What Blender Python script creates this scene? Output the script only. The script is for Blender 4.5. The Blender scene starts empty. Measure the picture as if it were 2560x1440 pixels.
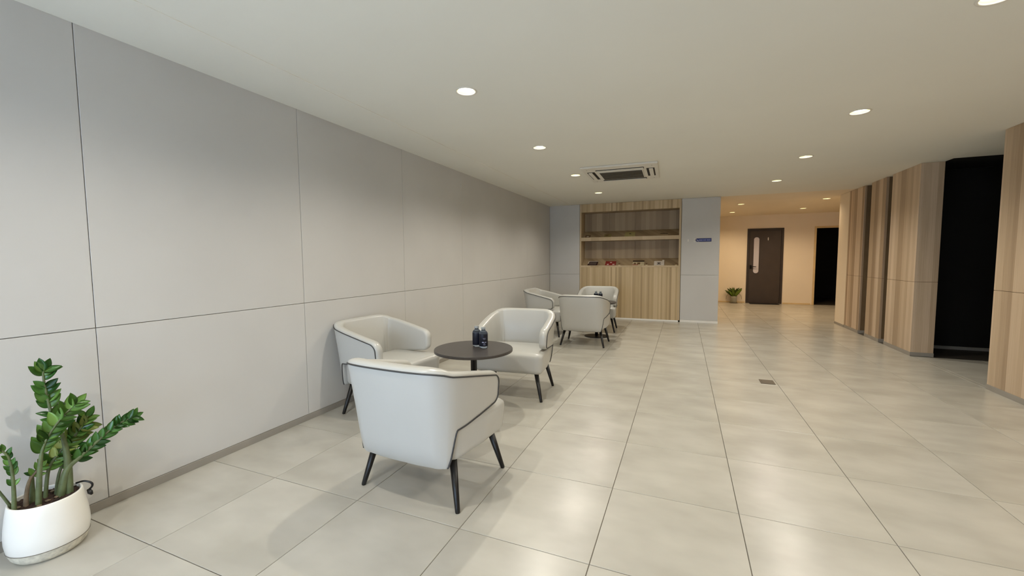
import bpy, bmesh, math, random
from mathutils import Vector, Matrix
random.seed(7)
sc = bpy.context.scene
C = sc.collection
PI = math.pi

# ------------------------------------------------------------ camera, world, exposure
cam_d = bpy.data.cameras.new('camera')
cam = bpy.data.objects.new('camera', cam_d); C.objects.link(cam)
cr = Vector((0.92414007, 0.38199214, -0.00686504))
cu = Vector((-0.0202264, 0.06686082, 0.99755728))
cf = Vector((-0.38151804, 0.9217438, -0.06951509))
cam.matrix_world = Matrix(((cr.x, cu.x, -cf.x, 0), (cr.y, cu.y, -cf.y, 0), (cr.z, cu.z, -cf.z, 1.2335), (0, 0, 0, 1)))
cam_d.sensor_width = 36; cam_d.lens = 1034.65 / 2560 * 36
cam_d.clip_start = 0.05; cam_d.clip_end = 100
sc.camera = cam
w = bpy.data.worlds.new('world'); sc.world = w; w.use_nodes = True
w.node_tree.nodes['Background'].inputs[0].default_value = (0.75, 0.87, 1.0, 1)
w.node_tree.nodes['Background'].inputs[1].default_value = 0.3
sc.view_settings.view_transform = 'Standard'; sc.view_settings.look = 'None'
sc.view_settings.exposure = 0.0; sc.view_settings.gamma = 1.0
sc.view_settings.use_curve_mapping = False

def area(name, loc, rot, sx, sy, watts, col):
    l = bpy.data.lights.new(name, 'AREA'); l.shape = 'RECTANGLE'; l.size = sx; l.size_y = sy
    l.energy = watts; l.color = col
    o = bpy.data.objects.new(name, l); C.objects.link(o); o.location = loc; o.rotation_euler = rot
    return o
# added area light for daylight through the unseen front behind the camera
DAY_W = 75.0
area('added_daylight', (-1.2, -1.60, .86), (PI / 2, 0, 0), 2.6, 1.35, DAY_W, (0.56, 0.74, 1.0))
SPOT_W = 53.0; WARM_W = 50.0
SPOT_COL = (1.0, 0.94, 0.83); WARM_COL = (1.0, 0.76, 0.50)

# ------------------------------------------------------------ helpers
def srgb(r, g, b):
    f = lambda c: (c / 255) / 12.92 if c / 255 <= .04045 else ((c / 255 + .055) / 1.055) ** 2.4
    return (f(r), f(g), f(b), 1)

def new_mat(name):
    m = bpy.data.materials.new(name); m.use_nodes = True
    return m, m.node_tree.nodes, m.node_tree.links, m.node_tree.nodes['Principled BSDF']

def mat(name, col, rough=.5, metal=0, coat=0, noise=0, nscale=8, bump=0, bscale=60, emis=0, trans=0, ior=1.45, spec=None):
    m, N, L, P = new_mat(name)
    c = col if len(col) == 4 else (*col, 1)
    P.inputs['Base Color'].default_value = c; P.inputs['Roughness'].default_value = rough
    P.inputs['Metallic'].default_value = metal; P.inputs['Coat Weight'].default_value = coat
    P.inputs['Coat Roughness'].default_value = .2
    P.inputs['Transmission Weight'].default_value = trans; P.inputs['IOR'].default_value = ior
    if spec is not None: P.inputs['Specular IOR Level'].default_value = spec
    if emis:
        P.inputs['Emission Color'].default_value = c; P.inputs['Emission Strength'].default_value = emis
    if noise or bump:
        g = N.new('ShaderNodeNewGeometry')
    if noise:
        n = N.new('ShaderNodeTexNoise'); n.inputs['Scale'].default_value = nscale; n.inputs['Detail'].default_value = 5
        L.new(g.outputs['Position'], n.inputs['Vector'])
        r = N.new('ShaderNodeValToRGB')
        r.color_ramp.elements[0].position = .3; r.color_ramp.elements[1].position = .7
        r.color_ramp.elements[0].color = tuple(x * (1 - noise) for x in c[:3]) + (1,)
        r.color_ramp.elements[1].color = tuple(min(1, x * (1 + noise)) for x in c[:3]) + (1,)
        L.new(n.outputs['Fac'], r.inputs['Fac']); L.new(r.outputs['Color'], P.inputs['Base Color'])
    if bump:
        n2 = N.new('ShaderNodeTexNoise'); n2.inputs['Scale'].default_value = bscale; n2.inputs['Detail'].default_value = 4
        L.new(g.outputs['Position'], n2.inputs['Vector'])
        b = N.new('ShaderNodeBump'); b.inputs['Strength'].default_value = bump; b.inputs['Distance'].default_value = .01
        L.new(n2.outputs['Fac'], b.inputs['Height']); L.new(b.outputs['Normal'], P.inputs['Normal'])
    return m

def wood(name, dark, mid, light, freq=26.0, rough=.5, seed=0.0):
    """laminate with irregular vertical staves and a fine upright grain"""
    m, N, L, P = new_mat(name)
    g = N.new('ShaderNodeNewGeometry'); sp = N.new('ShaderNodeSeparateXYZ'); L.new(g.outputs['Position'], sp.inputs[0])
    ad = N.new('ShaderNodeMath'); ad.operation = 'ADD'; L.new(sp.outputs['X'], ad.inputs[0]); L.new(sp.outputs['Y'], ad.inputs[1])
    off = N.new('ShaderNodeMath'); off.operation = 'ADD'; off.inputs[1].default_value = seed; L.new(ad.outputs[0], off.inputs[0])
    v = N.new('ShaderNodeTexVoronoi'); v.voronoi_dimensions = '1D'; v.inputs['Scale'].default_value = freq
    L.new(off.outputs[0], v.inputs['W'])
    bw = N.new('ShaderNodeSeparateColor'); L.new(v.outputs['Color'], bw.inputs[0])
    cb = N.new('ShaderNodeCombineXYZ')
    mx = N.new('ShaderNodeMath'); mx.operation = 'MULTIPLY'; mx.inputs[1].default_value = 90; L.new(off.outputs[0], mx.inputs[0])
    mz = N.new('ShaderNodeMath'); mz.operation = 'MULTIPLY'; mz.inputs[1].default_value = 2.2; L.new(sp.outputs['Z'], mz.inputs[0])
    L.new(mx.outputs[0], cb.inputs[0]); L.new(mz.outputs[0], cb.inputs[2])
    n = N.new('ShaderNodeTexNoise'); n.inputs['Scale'].default_value = 1.0; n.inputs['Detail'].default_value = 6
    L.new(cb.outputs[0], n.inputs['Vector'])
    mixf = N.new('ShaderNodeMix'); mixf.data_type = 'FLOAT'; mixf.inputs[0].default_value = .38
    L.new(bw.outputs[0], mixf.inputs[2]); L.new(n.outputs['Fac'], mixf.inputs[3])
    r = N.new('ShaderNodeValToRGB'); e = r.color_ramp.elements
    e[0].position = .15; e[0].color = dark; e[1].position = .85; e[1].color = light
    k = e.new(.5); k.color = mid
    L.new(mixf.outputs[0], r.inputs['Fac']); L.new(r.outputs['Color'], P.inputs['Base Color'])
    b = N.new('ShaderNodeBump'); b.inputs['Strength'].default_value = .12; b.inputs['Distance'].default_value = .004
    L.new(n.outputs['Fac'], b.inputs['Height']); L.new(b.outputs['Normal'], P.inputs['Normal'])
    P.inputs['Roughness'].default_value = rough
    return m

def bm_obj(name, bm, m, parent=None, smooth=False, loc=None):
    me = bpy.data.meshes.new(name); bm.to_mesh(me); bm.free()
    if smooth: me.shade_smooth()
    if m: me.materials.append(m)
    o = bpy.data.objects.new(name, me); C.objects.link(o)
    if parent: o.parent = parent
    if loc: o.location = loc
    return o

def box(name, a, b, m, parent=None, bev=0.0, seg=2, smooth=False):
    bm = bmesh.new()
    bmesh.ops.create_cube(bm, size=1)
    cx, cy, cz = [(a[i] + b[i]) / 2 for i in range(3)]
    for v in bm.verts:
        v.co = Vector((cx + v.co.x * (b[0] - a[0]), cy + v.co.y * (b[1] - a[1]), cz + v.co.z * (b[2] - a[2])))
    if bev: bmesh.ops.bevel(bm, geom=bm.edges[:], offset=bev, segments=seg, affect='EDGES', profile=.6)
    return bm_obj(name, bm, m, parent, smooth)

def lathe_bm(prof, n=32, bm=None, c=(0, 0, 0), caps=(True, True)):
    bm = bm or bmesh.new(); rings = []
    for r, z in prof:
        rings.append([bm.verts.new((c[0] + r * math.cos(2 * PI * i / n), c[1] + r * math.sin(2 * PI * i / n), c[2] + z)) for i in range(n)])
    for k in range(len(rings) - 1):
        for i in range(n):
            bm.faces.new((rings[k][i], rings[k][(i + 1) % n], rings[k + 1][(i + 1) % n], rings[k + 1][i]))
    if caps[0]: bm.faces.new(rings[0][::-1])
    if caps[1]: bm.faces.new(rings[-1])
    return bm

def tube_bm(pts, rad, n=8, bm=None, cap=True):
    bm = bm or bmesh.new(); pts = [Vector(p) for p in pts]
    rads = rad if isinstance(rad, (list, tuple)) else [rad] * len(pts)
    rings = []; prev = None
    for k, p in enumerate(pts):
        t = (pts[min(k + 1, len(pts) - 1)] - pts[max(k - 1, 0)]).normalized()
        if prev is None:
            up = Vector((0, 0, 1)) if abs(t.z) < .9 else Vector((1, 0, 0))
            x = t.cross(up).normalized()
        else:
            x = (prev - t * prev.dot(t)).normalized()
        prev = x; y = t.cross(x)
        rings.append([bm.verts.new(p + (x * math.cos(2 * PI * i / n) + y * math.sin(2 * PI * i / n)) * rads[k]) for i in range(n)])
    for k in range(len(rings) - 1):
        for i in range(n):
            bm.faces.new((rings[k][i], rings[k][(i + 1) % n], rings[k + 1][(i + 1) % n], rings[k + 1][i]))
    if cap:
        bm.faces.new(rings[0][::-1]); bm.faces.new(rings[-1])
    return bm

def catmull(P, n=8):
    P = [Vector(p) for p in P]; out = []
    for i in range(len(P) - 1):
        p0, p1, p2, p3 = P[max(i - 1, 0)], P[i], P[i + 1], P[min(i + 2, len(P) - 1)]
        for k in range(n):
            t = k / n
            out.append(.5 * ((2 * p1) + (p2 - p0) * t + (2 * p0 - 5 * p1 + 4 * p2 - p3) * t * t + (3 * p1 - p0 - 3 * p2 + p3) * t ** 3))
    out.append(P[-1]); return out

def empty(name, loc=(0, 0, 0), rz=0):
    o = bpy.data.objects.new(name, None); C.objects.link(o); o.location = loc; o.rotation_euler = (0, 0, rz)
    o.empty_display_size = .05
    return o
def tag(o, label, cat, group=None):
    o['label'] = label; o['category'] = cat
    if group: o['group'] = group
    return o
def struct(o, label, cat):
    o['kind'] = 'structure'; o['label'] = label; o['category'] = cat; return o
def dup(root, loc, rz, label, group=None):
    r = root.copy(); C.objects.link(r); r.location = loc; r.rotation_euler = (0, 0, rz); r['label'] = label
    if group: r['group'] = group
    for ch in list(root.children):
        c = ch.copy(); C.objects.link(c); c.parent = r
        for g in list(ch.children):
            d = g.copy(); C.objects.link(d); d.parent = c
    return r

# ------------------------------------------------------------ materials
M = {}
M['panel'] = mat('grey_wall_panel', srgb(200, 198, 193), .55, noise=.03, nscale=1.5, bump=.02, bscale=180)
M['gap'] = mat('panel_gap', srgb(158, 154, 146), .8, noise=.05)
M['ceil'] = mat('ceiling_paint', srgb(232, 230, 218), .75, noise=.015, nscale=1.2)
M['base'] = mat('skirting_grey', srgb(150, 144, 134), .4, noise=.04)
M['basew'] = mat('skirting_pale', srgb(240, 237, 230), .25, noise=.03)
M['cream'] = mat('cream_paint', srgb(236, 222, 198), .6, noise=.02, nscale=2)
M['grout'] = mat('grout', srgb(98, 92, 82), .8, noise=.08, nscale=30)
M['black'] = mat('near_black_shade', srgb(16, 14, 13), .7, noise=.1)  # near-black colour that paints in the shade of unlit spaces
M['slabgrey'] = mat('slab_dark_grey', srgb(70, 66, 62), .8, noise=.03)
M['shadefloor'] = mat('floor_shade_dark', srgb(60, 56, 50), .5, noise=.08)  # floor colour darkened in place of shade
M['leather'] = mat('pale_grey_leather', srgb(189, 188, 182), .30, coat=.2, noise=.015, nscale=4, bump=.05, bscale=9)
M['piping'] = mat('charcoal_piping', srgb(62, 62, 62), .5, noise=.05)
M['leg'] = mat('black_lacquer', srgb(18, 17, 17), .35, noise=.05)
M['top'] = mat('charcoal_table_top', srgb(72, 68, 66), .36, noise=.05, nscale=20, bump=.02)
M['white_ac'] = mat('white_plastic', srgb(224, 220, 208), .5, noise=.02)
M['dark'] = mat('dark_slot', srgb(36, 32, 27), .8, noise=.05)
M['slat'] = mat('grille_plastic', srgb(120, 113, 98), .6, noise=.05)
M['pot'] = mat('white_glazed_ceramic', srgb(238, 235, 226), .28, coat=.3, noise=.02, nscale=6)
M['potdirt'] = mat('scuffed_ceramic', srgb(214, 208, 190), .45, noise=.2, nscale=55)
M['grime'] = mat('grime_line', srgb(120, 112, 96), .8, noise=.4, nscale=70)
M['soil'] = mat('potting_soil', srgb(58, 42, 34), .95, noise=.5, nscale=60, bump=1.0, bscale=90)
M['stem'] = mat('plant_stem', srgb(92, 102, 66), .45, noise=.25, nscale=30)
M['stemb'] = mat('brown_stem_base', srgb(112, 96, 74), .6, noise=.25, nscale=40)
M['chrome'] = mat('dull_black_handle', srgb(14, 13, 12), .3, metal=.4)
M['door'] = mat('dark_brown_door', srgb(64, 54, 48), .42, noise=.08, nscale=5)
M['frame'] = mat('dark_door_frame', srgb(52, 44, 40), .42, noise=.06)
M['lframe'] = mat('pale_wood_frame', srgb(214, 188, 140), .5, noise=.06)
M['frost'] = mat('frosted_glass', srgb(196, 190, 196), .35, noise=.02, nscale=3)
M['mat'] = mat('black_rubber_mat', srgb(20, 18, 18), .9, noise=.2, nscale=60)
M['plug'] = mat('brown_floor_plate', srgb(98, 88, 74), .45, metal=.2, noise=.1, nscale=40)
M['blue'] = mat('blue_sign', srgb(52, 62, 128), .4, noise=.03)
M['bluel'] = mat('pale_blue_print', srgb(176, 182, 214), .5)
M['whitep'] = mat('white_print', srgb(226, 222, 214), .5, noise=.02)
M['clear'] = mat('pale_acrylic', srgb(226, 220, 210), .3, noise=.03)
M['navy'] = mat('navy_label', srgb(14, 20, 38), .35, noise=.1, nscale=30)
M['pet'] = mat('clear_bottle', srgb(190, 205, 225), .04, trans=.92, ior=1.33)
M['cap'] = mat('translucent_cap', srgb(176, 182, 184), .3, trans=.35, noise=.03)
M['glassw'] = mat('window_glass', (1, 1, 1), .0, trans=1, ior=1.01)
M['wframe'] = mat('window_frame_metal', srgb(60, 60, 62), .4, metal=.5, noise=.05)
M['wood'] = wood('oak_laminate', srgb(162, 139, 102), srgb(188, 164, 124), srgb(208, 185, 146), 30)
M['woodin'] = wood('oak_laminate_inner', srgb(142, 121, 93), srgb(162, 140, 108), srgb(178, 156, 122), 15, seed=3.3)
M['woodr'] = wood('oak_laminate_column', srgb(154, 130, 104), srgb(190, 166, 137), srgb(218, 195, 168), 15, seed=1.7)
M['groove'] = mat('dark_groove_brown', srgb(112, 91, 64), .6, noise=.08)
M['woodp'] = wood('plain_oak_edge', srgb(172, 150, 116), srgb(188, 166, 131), srgb(202, 181, 146), 5, seed=9)

def tile_mat():
    m, N, L, P = new_mat('grey_porcelain_tile')
    g = N.new('ShaderNodeNewGeometry'); oi = N.new('ShaderNodeObjectInfo')
    cs = N.new('ShaderNodeMath'); cs.operation = 'MULTIPLY'; cs.inputs[1].default_value = 37.0; L.new(oi.outputs['Random'], cs.inputs[0])
    cm = N.new('ShaderNodeCombineXYZ'); L.new(cs.outputs[0], cm.inputs[2])
    va = N.new('ShaderNodeVectorMath'); va.operation = 'ADD'; L.new(g.outputs['Position'], va.inputs[0]); L.new(cm.outputs[0], va.inputs[1])
    sc_ = N.new('ShaderNodeVectorMath'); sc_.operation = 'MULTIPLY'; sc_.inputs[1].default_value = (1.0, 1.7, 1.0); L.new(va.outputs[0], sc_.inputs[0])
    n = N.new('ShaderNodeTexNoise'); n.inputs['Scale'].default_value = 2.6; n.inputs['Detail'].default_value = 3; n.inputs['Roughness'].default_value = .5
    L.new(sc_.outputs[0], n.inputs['Vector'])
    r = N.new('ShaderNodeValToRGB'); e = r.color_ramp.elements
    e[0].position = .30; e[0].color = srgb(172, 168, 157); e[1].position = .70; e[1].color = srgb(190, 186, 175)
    L.new(n.outputs['Fac'], r.inputs['Fac']); L.new(r.outputs['Color'], P.inputs['Base Color'])
    P.inputs['Roughness'].default_value = .27
    P.inputs['Specular IOR Level'].default_value = .5
    return m
    n2 = N.new('ShaderNodeTexNoise'); n2.inputs['Scale'].default_value = 7; n2.inputs['Detail'].default_value = 6; L.new(va.outputs[0], n2.inputs['Vector'])
    mr = N.new('ShaderNodeMapRange'); mr.inputs['To Min'].default_value = .22; mr.inputs['To Max'].default_value = .33
    L.new(n2.outputs['Fac'], mr.inputs['Value']); L.new(mr.outputs[0], P.inputs['Roughness'])
    P.inputs['Specular IOR Level'].default_value = .55
    return m
M['tile'] = tile_mat()

def leaf_mat(name, c1, c2):
    m, N, L, P = new_mat(name)
    oi = N.new('ShaderNodeObjectInfo'); r = N.new('ShaderNodeValToRGB')
    r.color_ramp.elements[0].color = c1; r.color_ramp.elements[1].color = c2
    L.new(oi.outputs['Random'], r.inputs['Fac']); L.new(r.outputs['Color'], P.inputs['Base Color'])
    P.inputs['Roughness'].default_value = .22; P.inputs['Coat Weight'].default_value = .3
    return m
M['leafd'] = leaf_mat('dark_glossy_leaf', srgb(54, 100, 44), srgb(84, 134, 56))
M['leafm'] = leaf_mat('green_leaf', srgb(90, 134, 60), srgb(126, 166, 80))
M['leafy'] = leaf_mat('yellow_green_leaf', srgb(130, 152, 72), srgb(170, 180, 96))
M['leafb'] = leaf_mat('broad_leaf', srgb(70, 100, 20), srgb(110, 130, 40))

H = 2.355
XL = -2.663; YF = 8.573; XR = 2.627; YB = -1.3; YFAR = 12.83

# ------------------------------------------------------------ floor: slab and single tiles
floor = struct(box('floor', (XL - .15, YB - .2, -.15), (4.9, YFAR + .15, -.0035), M['grout']), 'pale grey square porcelain tile floor with thin dark joints', 'floor')
tmesh = {}
def tile(x0, x1, y0, y1):
    if x1 - x0 < .03 or y1 - y0 < .03: return
    g = .0016; w_, d_ = x1 - x0 - 2 * g, y1 - y0 - 2 * g
    key = (round(w_, 3), round(d_, 3))
    if key not in tmesh:
        bm = bmesh.new(); s = .0012
        lo = [bm.verts.new((sx * w_ / 2, sy * d_ / 2, -.0036)) for sx, sy in ((-1, -1), (1, -1), (1, 1), (-1, 1))]
        mi = [bm.verts.new((sx * w_ / 2, sy * d_ / 2, -s)) for sx, sy in ((-1, -1), (1, -1), (1, 1), (-1, 1))]
        hi = [bm.verts.new((sx * (w_ / 2 - s), sy * (d_ / 2 - s), 0)) for sx, sy in ((-1, -1), (1, -1), (1, 1), (-1, 1))]
        for a, b in ((lo, mi), (mi, hi)):
            for i in range(4): bm.faces.new((a[i], a[(i + 1) % 4], b[(i + 1) % 4], b[i]))
        bm.faces.new(hi)
        me = bpy.data.meshes.new('tile'); bm.to_mesh(me); bm.free(); me.materials.append(M['tile']); tmesh[key] = me
    o = bpy.data.objects.new('tile', tmesh[key]); C.objects.link(o); o.parent = floor
    o.location = ((x0 + x1) / 2, (y0 + y1) / 2, random.uniform(-.0002, .0002))
X0, Y0, T = -.3277, .3876, .6
xs = [X0 + T * i for i in range(-4, 9)]
ys = [Y0 + T * k for k in range(-5, 22)]
def clampcells(xa, xb, ya, yb):
    for i in range(len(xs) - 1):
        for k in range(len(ys) - 1):
            a0, a1 = max(xs[i], xa), min(xs[i + 1], xb); b0, b1 = max(ys[k], ya), min(ys[k + 1], yb)
            if a1 > a0 and b1 > b0: tile(a0, a1, b0, b1)
clampcells(XL, XR, YB, 8.573)
clampcells(.613, XR, 8.573, 9.376)
clampcells(-.4, 4.1, 9.376, YFAR)
# alcove floor, its shadowed depth painted dark
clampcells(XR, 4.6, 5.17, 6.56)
box('alcove_floor', (XR + .20, 6.56, -.003), (4.6, 7.25, .0), M['shadefloor'], floor)

# ------------------------------------------------------------ ceiling with holes for the downlights
hall_l = [(-1.365, y) for y in (-.55, .98, 2.52, 4.05, 5.56, 7.19)] + [(1.24, y) for y in (-.55, .98, 2.54, 4.08, 5.62, 7.18)]
far_l = [(1.10, 10.03), (1.10, 11.72), (2.53, 9.80), (2.53, 11.50)]
def ceiling(name, x0, x1, y0, y1, z, lights, m):
    bm = bmesh.new(); r = .062
    def loop(pts):
        vs = [bm.verts.new((x, y, z)) for x, y in pts]
        return [bm.edges.new((vs[i], vs[(i + 1) % len(vs)])) for i in range(len(vs))]
    ed = loop([(x0, y0), (x1, y0), (x1, y1), (x0, y1)])
    for lx, ly in lights:
        ed += loop([(lx + r * math.cos(2 * PI * i / 24), ly + r * math.sin(2 * PI * i / 24)) for i in range(24)])
    bmesh.ops.triangle_fill(bm, use_beauty=True, use_dissolve=False, edges=ed, normal=(0, 0, -1))
    return bm_obj(name, bm, m)
ce = ceiling('ceiling', XL, XR + .22, YB, 8.6, H, hall_l, M['ceil'])
struct(ce, 'smooth pale ceiling of the lounge with recessed round downlights', 'ceiling')
struct(ceiling('ceiling', -.5, 4.7, 8.602, YFAR, H + .004, far_l, M['cream']), 'warm lit cream ceiling of the room behind the lounge', 'ceiling')
struct(box('ceiling', (XR + .221, 5.0, H), (4.8, 6.42, H + .03), M['ceil']), 'pale ceiling running on into the side opening', 'ceiling')
struct(box('ceiling', (XR + .225, 6.421, H - .001), (4.8, 7.4, H + .03), M['black']), 'ceiling deep in the side opening, its shade painted on as a black strip', 'ceiling')  # painted black where the ceiling falls into shade
struct(box('light_block_slab', (XL - .2, YB - .3, H + .08), (5.0, YFAR + .2, H + .14), M['slabgrey']), 'unseen slab added above the ceiling to keep sky light out', 'ceiling')  # unseen slab, added to block world light from above
bpy.data.objects['light_block_slab'].name = 'ceiling'  # added light-blocking slab, only named like the ceiling
struct(box('trim_1', (XL, YB, H - .005), (-2.2, YF, H + .02), M['ceil'], bev=.0015, seg=1), 'flat lowered ceiling strip along the left grey wall', 'trim')

# ------------------------------------------------------------ walls of panels
wl = struct(box('wall_left', (XL - .12, YB, 0), (XL - .012, YF + .1, H + .05), M['gap']), 'long left wall of large grey panels', 'wall')
G = .0016
def panel_x(parent, x, d, y0, y1, z0, z1, m, name='panel'):
    return box(name, (min(x, x + d), y0 + G, z0 + G), (max(x, x + d), y1 - G, z1 - G), m, parent, bev=.0012, seg=1)
yj = [YB, -.14, 1.081, 2.295, 3.53, 4.75, 5.97, 7.19, YF]
for a, b in zip(yj[:-1], yj[1:]):
    panel_x(wl, XL - .012, .012, a, b, .045, .91, M['panel'])
    panel_x(wl, XL - .012, .012, a, b, .91, H, M['panel'])
struct(box('baseboard_left', (XL - .011, YB, 0), (XL + .004, YF, .045), M['base'], bev=.001, seg=1), 'low grey skirting along the left wall', 'baseboard')

wf = struct(box('wall_front', (XL - .1, YF + .012, 0), (-2.012, YF + .2, H), M['gap']), 'narrow grey panelled wall left of the oak display cabinet', 'wall')
def panel_y(parent, x0, x1, z0, z1, m, y=YF, name='panel'):
    return box(name, (x0 + G, y, z0 + G), (x1 - G, y + .0125, z1 - G), m, parent, bev=.0012, seg=1)
panel_y(wf, XL + .001, -2.012, .045, .91, M['panel']); panel_y(wf, XL + .001, -2.012, .91, H - .002, M['panel'])
struct(box('baseboard_front', (XL + .005, YF - .004, 0), (-2.012, YF + .012, .045), M['basew'], bev=.001, seg=1), 'pale skirting under the grey wall left of the cabinet', 'baseboard')
wc = struct(box('wall_front', (-.046, YF + .012, 0), (.601, YF + .38, H), M['gap']), 'grey panelled pillar wall right of the oak display cabinet', 'wall')
panel_y(wc, -.046, .613, .045, .91, M['panel']); panel_y(wc, -.046, .613, .91, H - .002, M['panel'])
box('end_panel', (.601, YF + .014, .045), (.613, YF + .38, H - .002), M['panel'], wc)
struct(box('baseboard_front', (-.044, YF - .005, 0), (.615, YF + .02, .045), M['basew'], bev=.001, seg=1), 'shiny pale skirting under the grey pillar wall', 'baseboard')
# back face of the cabinet niche
struct(box('wall_front', (-2.012, YF + .39, 0), (-.046, YF + .45, H), M['gap']), 'hidden masonry behind the oak display cabinet', 'wall')

# right wall: oak pillars with deep grooves
def pillar(y0, y1, label, x1=XR + .22, m=M['woodr'], end=False):
    p = empty('wall_right', (XR, (y0 + y1) / 2, 0)); struct(p, label, 'wall')
    def bx(n, a, b, mm, bev=.001):
        o = box(n, a, b, mm, p, bev=bev, seg=1); o.matrix_parent_inverse = Matrix.Translation((-XR, -(y0 + y1) / 2, 0)); return o
    bx('panel', (XR, y0, .048), (XR + .03, y1, .9185), m); bx('panel', (XR, y0, .9225), (XR + .03, y1, H - .001), m)
    bx('core', (XR + .004, y0 + .004, .0), (x1 - .004, y1 - .004, H - .002), M['groove'], 0)
    if end:
        bx('end_panel', (XR + .031, y0, .048), (x1, y0 + .003, .9185), m); bx('end_panel', (XR + .031, y0, .9225), (x1, y0 + .003, H - .001), m)
    bx('skirting', (XR - .004, y0 - .004, 0), (x1 + .004, y1 + .004, .048), M['base'])
    return p
pillar(6.582, 7.315, 'oak clad pillar with wide end face beside the dark opening', end=True)
pillar(7.495, 7.994, 'middle oak clad pillar of three between two grooves')
pillar(8.258, 8.891, 'farthest oak clad pillar beside the cream wall end')
struct(box('wall_right', (XR + .16, 7.316, 0), (XR + .218, 8.258, H), M['groove']), 'recessed dark brown back of the grooves between the pillars', 'wall')
yy = [5.17, 3.95, 2.73, 1.51, .29, -.93, YB]
for i in range(len(yy) - 1):
    if i == 0:
        lab = 'oak clad wall section with upright staves at the right edge, beside the dark opening'
    else: lab = 'oak clad right wall section beyond the picture edge'
    pillar(yy[i + 1] + .001, yy[i] - .001, lab)
# cream end of the wall beyond the pillars
struct(box('wall_right', (XR, 8.893, 0), (XR + .2, 9.376, H), M['cream']), 'cream painted wall end beyond the oak pillars', 'wall')
struct(box('baseboard_right', (XR - .008, 8.897, 0), (XR, 9.376, .04), M['base']), 'low skirting under the cream wall end', 'baseboard')
# alcove: lack of light painted in as near-black walls
struct(box('wall_back', (XR + .225, 7.25, 0), (4.7, 7.33, H), M['black']), 'back wall of the unlit side opening, its darkness painted near black', 'wall')
struct(box('wall_back', (4.6, 4.9, 0), (4.7, 7.25, H), M['black']), 'side wall of the unlit side opening, its darkness painted near black', 'wall')
struct(box('wall_back', (XR + .225, 5.0, 0), (4.6, 5.168, H), M['black']), 'return wall of the unlit side opening, its darkness painted near black', 'wall')
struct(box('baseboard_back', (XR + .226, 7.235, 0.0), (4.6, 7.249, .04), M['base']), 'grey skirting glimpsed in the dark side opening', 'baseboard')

# far room
wb = empty('wall_far', (0, YFAR, 0)); struct(wb, 'cream wall of the warm lit room with two doorways', 'wall')
def fb(x0, x1, z0, z1):
    o = box('wall_section', (x0, 0, z0), (x1, .12, z1), M['cream'], wb)
fb(-.6, 1.585, 0, H + .01); fb(1.585, 2.425, 2.005, H + .01); fb(2.425, 3.09, 0, H + .01)
fb(3.09, 3.93, 2.02, H + .01); fb(3.93, 4.8, 0, H + .01)
struct(box('wall_left', (-.62, YF + .45, 0), (-.5, YFAR, H + .01), M['cream']), 'cream left wall of the far room', 'wall')
struct(box('wall_right', (4.1, 8.9, 0), (4.2, YFAR, H + .01), M['cream']), 'cream right wall of the far room', 'wall')
struct(box('wall_right', (XR + .2, 9.33, 0), (4.2, 9.376, H + .01), M['cream']), 'cream near return wall of the far room', 'wall')
struct(box('wall_left', (-.5, YF + .451, 0), (.6, YF + .5, H + .01), M['cream']), 'cream back of the pillar wall in the far room', 'wall')
for a, b in ((-.5, 1.56), (2.45, 3.06), (3.96, 4.1)):
    struct(box('baseboard_far', (a, YFAR - .012, 0), (b, YFAR, .035), M['lframe']), 'thin tan skirting of the far cream wall', 'baseboard')
# unlit room behind the open doorway, its darkness painted in
dk = empty('door_2', (3.51, YFAR, 0)); struct(dk, 'open doorway to an unlit room with a pale frame', 'door')
def dkb(n, a, b, m):
    o = box(n, a, b, m, dk); o.matrix_parent_inverse = Matrix.Translation((-3.51, -YFAR, 0))
dkb('door_frame', (3.09, YFAR - .012, 0), (3.135, YFAR + .13, 2.02), M['lframe'])
dkb('door_frame', (3.885, YFAR - .012, 0), (3.93, YFAR + .13, 2.02), M['lframe'])
dkb('door_frame', (3.136, YFAR - .012, 1.975), (3.884, YFAR + .13, 2.02), M['lframe'])
struct(box('wall_far', (2.9, YFAR + 2.2, 0), (4.6, YFAR + 2.3, 2.4), M['black']), 'interior seen through the open doorway, its darkness painted black', 'wall')
struct(box('wall_far', (2.85, YFAR + .14, 0), (2.9, YFAR + 2.3, 2.4), M['black']), 'side of the unlit room, its darkness painted black', 'wall')
struct(box('wall_far', (4.6, YFAR + .14, 0), (4.65, YFAR + 2.3, 2.4), M['black']), 'other side of the unlit room, its darkness painted black', 'wall')
struct(box('ceiling', (2.85, YFAR + .14, 2.401), (4.65, YFAR + 2.3, 2.45), M['black']), 'ceiling of the unlit room, its darkness painted black', 'ceiling')
struct(box('floor', (2.85, YFAR + .12, -.05), (4.65, YFAR + 2.3, -.001), M['shadefloor']), 'floor of the unlit room, its darkness painted in', 'floor')
# unseen window front behind the camera, sized and placed for its light
wr = empty('wall_rear', (0, YB, 0)); struct(wr, 'unseen glazed front wall behind the viewer', 'wall')
for a, b in (((XL - .1, -.15, 0), (-2.6, 0, H)), ((.4, -.15, 0), (XR + .3, 0, H)), ((-2.6, -.15, 0), (.4, 0, .12)), ((-2.6, -.15, 1.62), (.4, 0, H))):
    box('wall_section', a, b, M['cream'], wr)
wn = empty('unseen_window_1', (-1.1, YB - .07, 0)); struct(wn, 'unseen glazed window behind the viewer, sized for the light it lets in', 'window')
for x in (-1.5, -.5, .5, 1.5): box('unseen_window_frame', (x - .02, -.03, .12), (x + .02, .03, 1.618), M['wframe'], wn)
for x in (-1, 0, 1): box('pane', (x - .478, -.004, .122), (x + .478, .004, 1.616), M['glassw'], wn)

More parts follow.
